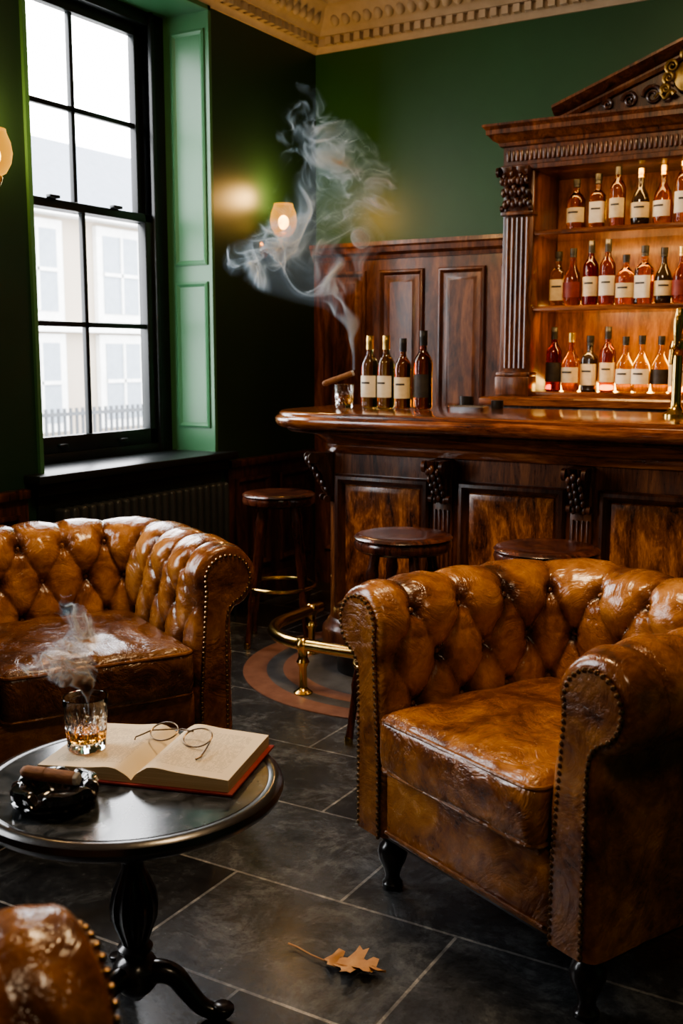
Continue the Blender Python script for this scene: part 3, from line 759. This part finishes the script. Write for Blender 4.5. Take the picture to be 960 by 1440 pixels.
    for zz in (-1,1):
        pts=[]
        for (x,y,_) in rr_loop(-hxq,hxq,-hyq,hyq,(.035,)*4,.002,0,6): pts.append((x,y+cy-.008,.345+hzq+zz*(hzq-.012)))
        tube('piping',pts,.0055,LEAD,E,8,True)
    leg=[(0,.155),(.036,.155),(.036,.14),(.028,.132),(.022,.125),(.034,.112),(.038,.095),(.034,.075),(.024,.055),(.018,.035),(.020,.022),(.026,.014),(.026,.004),(.02,0),(0,0)]
    for x in (-wi-.06,wi+.06):
        for y in (.075,ybk+.07): lathe('leg',leg[::-1],BLK,E,24,(x,y,0))
    return E
armchair((-.905,2.027),radians(-25),1)
armchair((-2.019,2.118),radians(60.5),2)
armchair((-1.080,.895),radians(155.3),3)

# ---------------------------------------------------------------- table
TB=empty('pedestal_table',(-1.367,1.506,0)); tz=.50
lathe('marble_top',[(0,tz-.02),(.272,tz-.02),(.272,tz-.002),(.270,tz),(0,tz)],MARB,TB,96)
lathe('rim',[(.20,tz-.05),(.24,tz-.05),(.262,tz-.046),(.27,tz-.038),(.285,tz-.034),(.296,tz-.026),(.30,tz-.016),(.297,tz-.005),(.288,tz+.001),(.278,tz+.001),(.271,tz-.001),(.271,tz-.02),(.20,tz-.02)],BLK,TB,96)
lathe('underside',[(0,tz-.055),(.1,tz-.055),(.21,tz-.05),(.21,tz-.02),(0,tz-.02)],BLK,TB,48)
def fl(r,a,z):
    if .16<z<.30 and r>.02: return r*(1-.09*abs(sin(a*7))),z
    return r,z
PP=[(0,.07),(.026,.07),(.042,.085),(.046,.105),(.038,.12),(.024,.128),(.022,.133),(.033,.14),(.035,.148),(.026,.156),(.028,.163),(.038,.19),(.047,.215),(.049,.24),(.043,.268),(.032,.295),(.023,.315),(.021,.33),(.031,.34),(.033,.35),(.022,.36),(.019,.38),(.026,.40),(.037,.42),(.040,.432),(.07,.443),(.09,.45),(0,.455)]
lathe('pedestal',PP,BLK,TB,84,mod=fl)
lathe('hub',[(0,.035),(.012,.035),(.02,.045),(.032,.055),(.043,.07),(.044,.10),(.03,.11),(0,.11)],BLK,TB,24)
g=Geo()
for k in range(3):
    a=radians(0+120*k)+radians(24)
    pts=[];rs=[]
    ctrl=[(.02,.09),(.05,.097),(.08,.088),(.105,.058),(.13,.030),(.155,.018),(.175,.020),(.180,.034)]
    n=len(ctrl)
    for i in range(n-1):
        for q in range(6):
            t=q/6; p0=ctrl[max(i-1,0)];p1=ctrl[i];p2=ctrl[i+1];p3=ctrl[min(i+2,n-1)]
            f_=lambda a_,b_,c_,d_:.5*((2*b_)+(-a_+c_)*t+(2*a_-5*b_+4*c_-d_)*t*t+(-a_+3*b_-3*c_+d_)*t**3)
            r_=f_(p0[0],p1[0],p2[0],p3[0]); z_=f_(p0[1],p1[1],p2[1],p3[1]); T_=(i+t)/(n-1)
            pts.append((r_*cos(a),r_*sin(a),z_)); rs.append(.025-.012*T_+.008*exp(-((T_-.93)/.08)**2))
    g.add(*g_tube(pts,rs,12))
g.obj('tripod_legs',BLK,TB,angle=60)

BK=empty('open_book',(-1.378,1.600,tz+.001),radians(16.7))
def page_z(w,thick):
    a=abs(w); return .006+thick*min(1,(a/.035))**.5*(1-.25*max(0,(a-.035)/.165)**1.5)+.004*exp(-((a-.05)/.03)**2)
HW,HH=.198,.125
for s in (-1,1):
    th=.022 if s<0 else .030; n=24; loops=[]
    for i in range(n+1):
        w=HW*i/n; zt=page_z(w,th) if i>0 else .010
        loops.append([(s*w,-HH,.005),(s*w,-HH,zt),(s*w,HH,zt),(s*w,HH,.005)])
    v,f=g_stack(loops)
    mi=[]
    for fc in f:
        if len(fc)==4 and all((i%4) in (1,2) for i in fc): mi.append(0)
        else: mi.append(1)
    obj('pages',v,f,None,BK,mats=[PAGE,PEDGE],midx=mi,angle=25)
g=Geo(); g.add(*g_box(-.208,.208,-.133,.133,0,.005,.0015)); g.obj('cover',REDC,BK)
SP=empty('spectacles',(-1.345,1.612,tz+.040),radians(4)); SP.scale=(1.25,1.25,1.25); g=Geo()
RX=Matrix.Rotation(radians(-66),4,'X')
for s in (-1,1):
    g.add(*g_tube([(s*.033+.0245*cos(2*pi*i/36),.0,.0235+.0215*sin(2*pi*i/36)) for i in range(36)],.0013,8,True),RX)
g.add(*g_tube([(-.010,0,.030),(-.005,.0,.035),(.005,0,.035),(.010,0,.030)],.0013,8),RX)
g.add(*g_tube([(-.058,.020,.008),(-.066,.008,.004),(-.072,-.004,.002),(-.068,-.012,.001)],.0013,8))
g.add(*g_tube([(-.058,.020,.008),(-.03,.052,.004),(.0,.058,.003)],.0012,8))
g.add(*g_tube([(.058,.020,.008),(.066,-.004,.005),(.070,-.026,.0),(.066,-.034,-.002)],[.0013,.0013,.0019,.0019],8))
g.obj('frame',WIRE,SP)
g=Geo()
for s in (-1,1): g.add([(s*.033+.0235*cos(2*pi*i/36),.0,.0235+.0205*sin(2*pi*i/36)) for i in range(36)],[tuple(range(36))],RX)
g.obj('lenses',WG,SP)
tumbler(-1.503,1.530,tz+.030,.046,.108,.022)

AT=empty('ashtray',(-1.405,1.345,tz+.0005),radians(20))
def am(r,a,z):
    rr_=r*(.93+.07*abs(cos(4*a))) if r>.05 else r
    if r>.045 and z>.028:
        nd=max(0,cos(4*a))**6; z-=.014*nd
    return rr_,z
lathe('bowl',[(0,0),(.06,0),(.066,.003),(.070,.010),(.079,.013),(.080,.018),(.074,.022),(.081,.027),(.082,.036),(.078,.043),(.070,.046),(.062,.045),(.054,.038),(.048,.02),(.04,.010),(0,.008)],BGL,AT,96,mod=am,angle=30)
cigar('cigar',(-1.462,1.318,tz+.061),(-1.348,1.350,tz+.058),.0125)

LF=empty('fallen_leaf',(-1.135,1.852,.004),radians(8)); LF.scale=(1.18,1.18,1.18)
half=[(0,.002),(.012,.012),(.018,.028),(.030,.030),(.024,.016),(.040,.018),(.050,.034),(.052,.048),(.062,.040),(.072,.046),(.068,.032),(.062,.020),(.078,.018),(.088,.026),(.100,.024),(.096,.014),(.092,.008),(.108,.006),(.122,0)]
v=[];f=[]
def zc(x,y): return .004+.012*abs(y)/.04+.008*noise.noise(Vector((x*40,y*40,0)))+.006*(x/.12)**2
for (x,y) in half: v+=[(x,0,zc(x,0)-.002),(x,y*.5,zc(x,y*.5)),(x,y,zc(x,y)),(x,-y*.55,zc(x,y*.5)+.001),(x,-y*1.05,zc(x,-y)+.002)]
for i in range(len(half)-1):
    a=5*i;b_=5*(i+1)
    f+=[(a,b_,b_+1,a+1),(a+1,b_+1,b_+2,a+2),(a,a+3,b_+3,b_),(a+3,a+4,b_+4,b_+3)]
lf=obj('blade',v,f,LEAF,LF,angle=60); md=lf.modifiers.new('s','SOLIDIFY'); md.thickness=.0008
tube('stem',[(.10,0,.006),(.05,0,.003),(0,0,.003),(-.03,.008,.003),(-.065,.022,.003),(-.085,.025,.004)],[.0006,.001,.0014,.0014,.0015,.002],LEAF,LF,8)

# ---------------------------------------------------------------- outside
STN,nt,out=newmat('brick_facade'); b=nt.nodes.new('ShaderNodeBsdfPrincipled'); nt.links.new(b.outputs[0],out.inputs[0]); b.inputs['Roughness'].default_value=.9
v=coords(nt,(1,1,1),(radians(90),0,radians(90))); br=nt.nodes.new('ShaderNodeTexBrick'); nt.links.new(v,br.inputs['Vector'])
br.inputs['Scale'].default_value=1; br.inputs['Brick Width'].default_value=.45; br.inputs['Row Height'].default_value=.15; br.inputs['Mortar Size'].default_value=.012
br.inputs['Color1'].default_value=(.22,.14,.085,1); br.inputs['Color2'].default_value=(.29,.20,.13,1); br.inputs['Mortar'].default_value=(.34,.29,.23,1); nt.links.new(br.outputs['Color'],b.inputs['Base Color'])
TRIMW=M('facade_trim',(.60,.60,.58),rough=.8); PANEG=M('facade_glass',(.20,.23,.26),rough=.3)
ROOFM=M('slate_roof',(.15,.17,.20),rough=.8); PAVE=M('pavement',(.3,.3,.3),(.36,.36,.35),rough=.9); RAILM=M('railing_paint',(.05,.055,.06),rough=.6)
TH=empty('terraced_house',(-18,0,-.9))
box('facade',-6,0,10,30,0,5.5,STN,TH,bev=0,smooth=False)
g=Geo(); g.add([(0.3,10,5.5),(0.3,30,5.5),(-2.5,30,7.6),(-2.5,10,7.6)],[(0,1,2,3)]); g.obj('roof',ROOFM,TH,smooth=False)
g=Geo();g2=Geo()
for i in range(7):
    for z0 in (.7,3.2):
        y=11.2+i*2.7
        g.add(*g_box(0,.12,y-.2,y+1.4,z0-.2,z0+2.0)); g2.add(*g_box(.05,.14,y,y+1.2,z0,z0+1.8))
        g.add(*g_box(.1,.18,y+.57,y+.63,z0,z0+1.8)); g.add(*g_box(.1,.18,y,y+1.2,z0+.87,z0+.95))
g.add(*g_box(0,.25,10,30,2.75,2.95)); g.add(*g_box(0,.4,10,30,5.3,5.55)); g.obj('trim',TRIMW,TH,smooth=False); g2.obj('panes',PANEG,TH,smooth=False)
box('street_ground',-40,-3.7,-15,45,-1.0,-.9,PAVE,bev=0,smooth=False)
SR=empty('street_railings',(-13,5,-.9))
g=Geo()
for i in range(120): g.add(*g_box(-.02,.02,i*.14,.04+i*.14,0,1.35))
g.add(*g_box(-.03,.03,0,17,1.22,1.28)); g.add(*g_box(-.03,.03,0,17,.15,.2)); g.obj('bars',RAILM,SR,smooth=False)

# ---------------------------------------------------------------- smoke (fog volumes with a procedural density field)
def smoke(name,loc,rz,sc,K,seed,vox=.0045):
    m,nt,out=newmat('smoke'); vs=nt.nodes.new('ShaderNodeVolumeScatter'); vs.inputs['Color'].default_value=(.52,.76,1,1); vs.inputs['Anisotropy'].default_value=.1
    at=nt.nodes.new('ShaderNodeAttribute'); at.attribute_name='density'
    nt.links.new(mth(nt,'MULTIPLY',at.outputs['Fac'],K),vs.inputs['Density']); nt.links.new(vs.outputs[0],out.inputs['Volume'])
    ng=bpy.data.node_groups.new('smoke_field','GeometryNodeTree'); ng.interface.new_socket('Geometry',in_out='OUTPUT',socket_type='NodeSocketGeometry')
    N=ng.nodes; Lk=ng.links.new
    pos=N.new('GeometryNodeInputPosition').outputs[0]
    def vm(op,a,b):
        n=N.new('ShaderNodeVectorMath'); n.operation=op
        for i,x in enumerate((a,b)):
            if isinstance(x,tuple): n.inputs[i].default_value=x
            else: Lk(x,n.inputs[i])
        return n.outputs[0]
    def vsc(a,s):
        n=N.new('ShaderNodeVectorMath'); n.operation='SCALE'; Lk(a,n.inputs[0])
        if isinstance(s,(int,float)): n.inputs['Scale'].default_value=s
        else: Lk(s,n.inputs['Scale'])
        return n.outputs[0]
    def noi(v,s,det,which='Fac'):
        n=N.new('ShaderNodeTexNoise'); n.inputs['Scale'].default_value=s; n.inputs['Detail'].default_value=det; n.inputs['Roughness'].default_value=.5
        Lk(v,n.inputs['Vector']); return n.outputs[0] if which=='Fac' else n.outputs[1]
    def mr(v,a,b,c=0.,d=1.):
        n=N.new('ShaderNodeMapRange'); n.interpolation_type='SMOOTHSTEP'; Lk(v,n.inputs[0])
        for i,x in enumerate((a,b,c,d)): n.inputs[i+1].default_value=x
        return n.outputs[0]
    def fcurve(v,pts):
        n=N.new('ShaderNodeFloatCurve'); c=n.mapping.curves[0]
        while len(c.points)<len(pts): c.points.new(.5,.5)
        for p_,(x,y) in zip(c.points,pts): p_.location=(x,y)
        n.mapping.update(); Lk(v,n.inputs['Value']); return n.outputs[0]
    m2=lambda op,a,b=None: mth(ng,op,a,b)
    sep=N.new('ShaderNodeSeparateXYZ'); Lk(pos,sep.inputs[0]); z=sep.outputs[2]
    wz=mr(z,.03,.45)
    P0=vm('ADD',pos,(seed,seed*.37,-seed*.6))
    low=vsc(vsc(vm('SUBTRACT',noi(P0,2.6,1,'c'),(.5,.5,.5)),.55),wz)
    P1=vm('ADD',P0,low)
    mid=vsc(vsc(vm('SUBTRACT',noi(P1,6.5,0,'c'),(.5,.5,.5)),.30),wz)
    P2=vm('ADD',P1,mid)
    fin=vsc(vsc(vm('SUBTRACT',noi(P2,15,0,'c'),(.5,.5,.5)),.07),wz)
    P3=vm('ADD',P2,fin)
    Q=vm('ADD',pos,vsc(vm('ADD',vm('ADD',low,mid),fin),.7)); sq=N.new('ShaderNodeSeparateXYZ'); Lk(Q,sq.inputs[0])
    zt=m2('DIVIDE',z,1.15)
    cx=fcurve(zt,[(0,0),(.10,.005),(.17,.03),(.27,.16),(.38,.27),(.48,.22),(.60,.08),(.72,.06),(.86,.17),(1,.20)])
    rr_=fcurve(zt,[(0,.007),(.08,.010),(.15,.030),(.22,.10),(.31,.25),(.42,.32),(.54,.26),(.66,.23),(.78,.21),(.90,.13),(1,.03)])
    dx=m2('ADD',sq.outputs[0],cx); dy=m2('MULTIPLY',sq.outputs[1],1.5)
    d=m2('SQRT',m2('ADD',m2('MULTIPLY',dx,dx),m2('MULTIPLY',dy,dy)))
    mask=mr(m2('DIVIDE',d,rr_),.45,1.0,1.,0.)
    def ridge(v,s,w,det=0):
        n=m2('DIVIDE',m2('SUBTRACT',noi(v,s,det),.5),w); return m2('EXPONENT',m2('MULTIPLY',m2('MULTIPLY',n,n),-1))
    r1=ridge(P3,4.0,.017); r2=ridge(vm('ADD',P3,(7.1,2.3,4.4)),6.0,.020)
    clump=mr(noi(vm('ADD',P1,(3,1,9)),4.5,1),.44,.64,.04,1.)
    r12=m2('MULTIPLY',r1,r2)
    body=m2('ADD',m2('MULTIPLY',m2('ADD',m2('MULTIPLY',r1,.62),m2('MULTIPLY',r2,.36)),clump),m2('ADD',m2('MULTIPLY',r12,1.3),.006))
    s=mr(z,.10,.24,1.,0.)
    body=m2('ADD',m2('MULTIPLY',body,m2('SUBTRACT',1.,s)),m2('MULTIPLY',s,.9))
    fade=mr(z,.35,1.12,1.,.4)
    den=m2('MULTIPLY',m2('MULTIPLY',body,mask),fade)
    den=m2('MULTIPLY',den,m2('GREATER_THAN',den,.003))
    vc=N.new('GeometryNodeVolumeCube'); Lk(den,vc.inputs['Density']); vc.inputs['Min'].default_value=(-.78,-.26,0); vc.inputs['Max'].default_value=(.34,.26,1.15)
    for nm,L_ in (('Resolution X',1.12),('Resolution Y',.52),('Resolution Z',1.15)): vc.inputs[nm].default_value=int(L_/vox)
    sm=N.new('GeometryNodeSetMaterial'); sm.inputs['Material'].default_value=m; Lk(vc.outputs[0],sm.inputs[0])
    go=N.new('NodeGroupOutput'); Lk(sm.outputs[0],go.inputs[0])
    E=empty(name,loc,rz); me=bpy.data.meshes.new('plume'); o=bpy.data.objects.new('plume',me); COL.objects.link(o); o.parent=E; o.scale=(sc,sc,sc); me.materials.append(m)
    md=o.modifiers.new('field','NODES'); md.node_group=ng
smoke('cigar_smoke',(-2.247,3.915,1.262),radians(30.5),1.0,100,2.0,.0042)
smoke('tumbler_smoke',(-1.500,1.535,tz+.10),radians(35),.22,260,11.0,.006)

# ---------------------------------------------------------------- lights
area('ceiling_fill',(-1.3,2.3,3.15),(radians(12),0,0),.5,.5,50,(1,.69,.38))  # unseen warm fill added to brighten the bar front, no fixture
area('ceiling_fill',(.5,.3,3.15),(0,0,0),.6,.6,20,(1,.76,.50))  # weaker unseen fill added near the camera

w=bpy.data.worlds.new('World'); S.world=w; w.use_nodes=True; nt=w.node_tree
bg=nt.nodes['Background']; bg.inputs[0].default_value=(.96,.97,1,1); bg.inputs[1].default_value=13.5

cam=bpy.data.cameras.new('Camera'); co=bpy.data.objects.new('Camera',cam); COL.objects.link(co)
co.location=(0,0,1.32); co.rotation_euler=(radians(90-8.35),0,radians(30.5))
cam.sensor_fit='VERTICAL'; cam.sensor_height=36; cam.lens=37.5; cam.clip_start=.05
cam.dof.use_dof=True; cam.dof.focus_distance=2.8; cam.dof.aperture_fstop=5.0
S.camera=co
S.view_settings.look='AgX - Medium High Contrast'
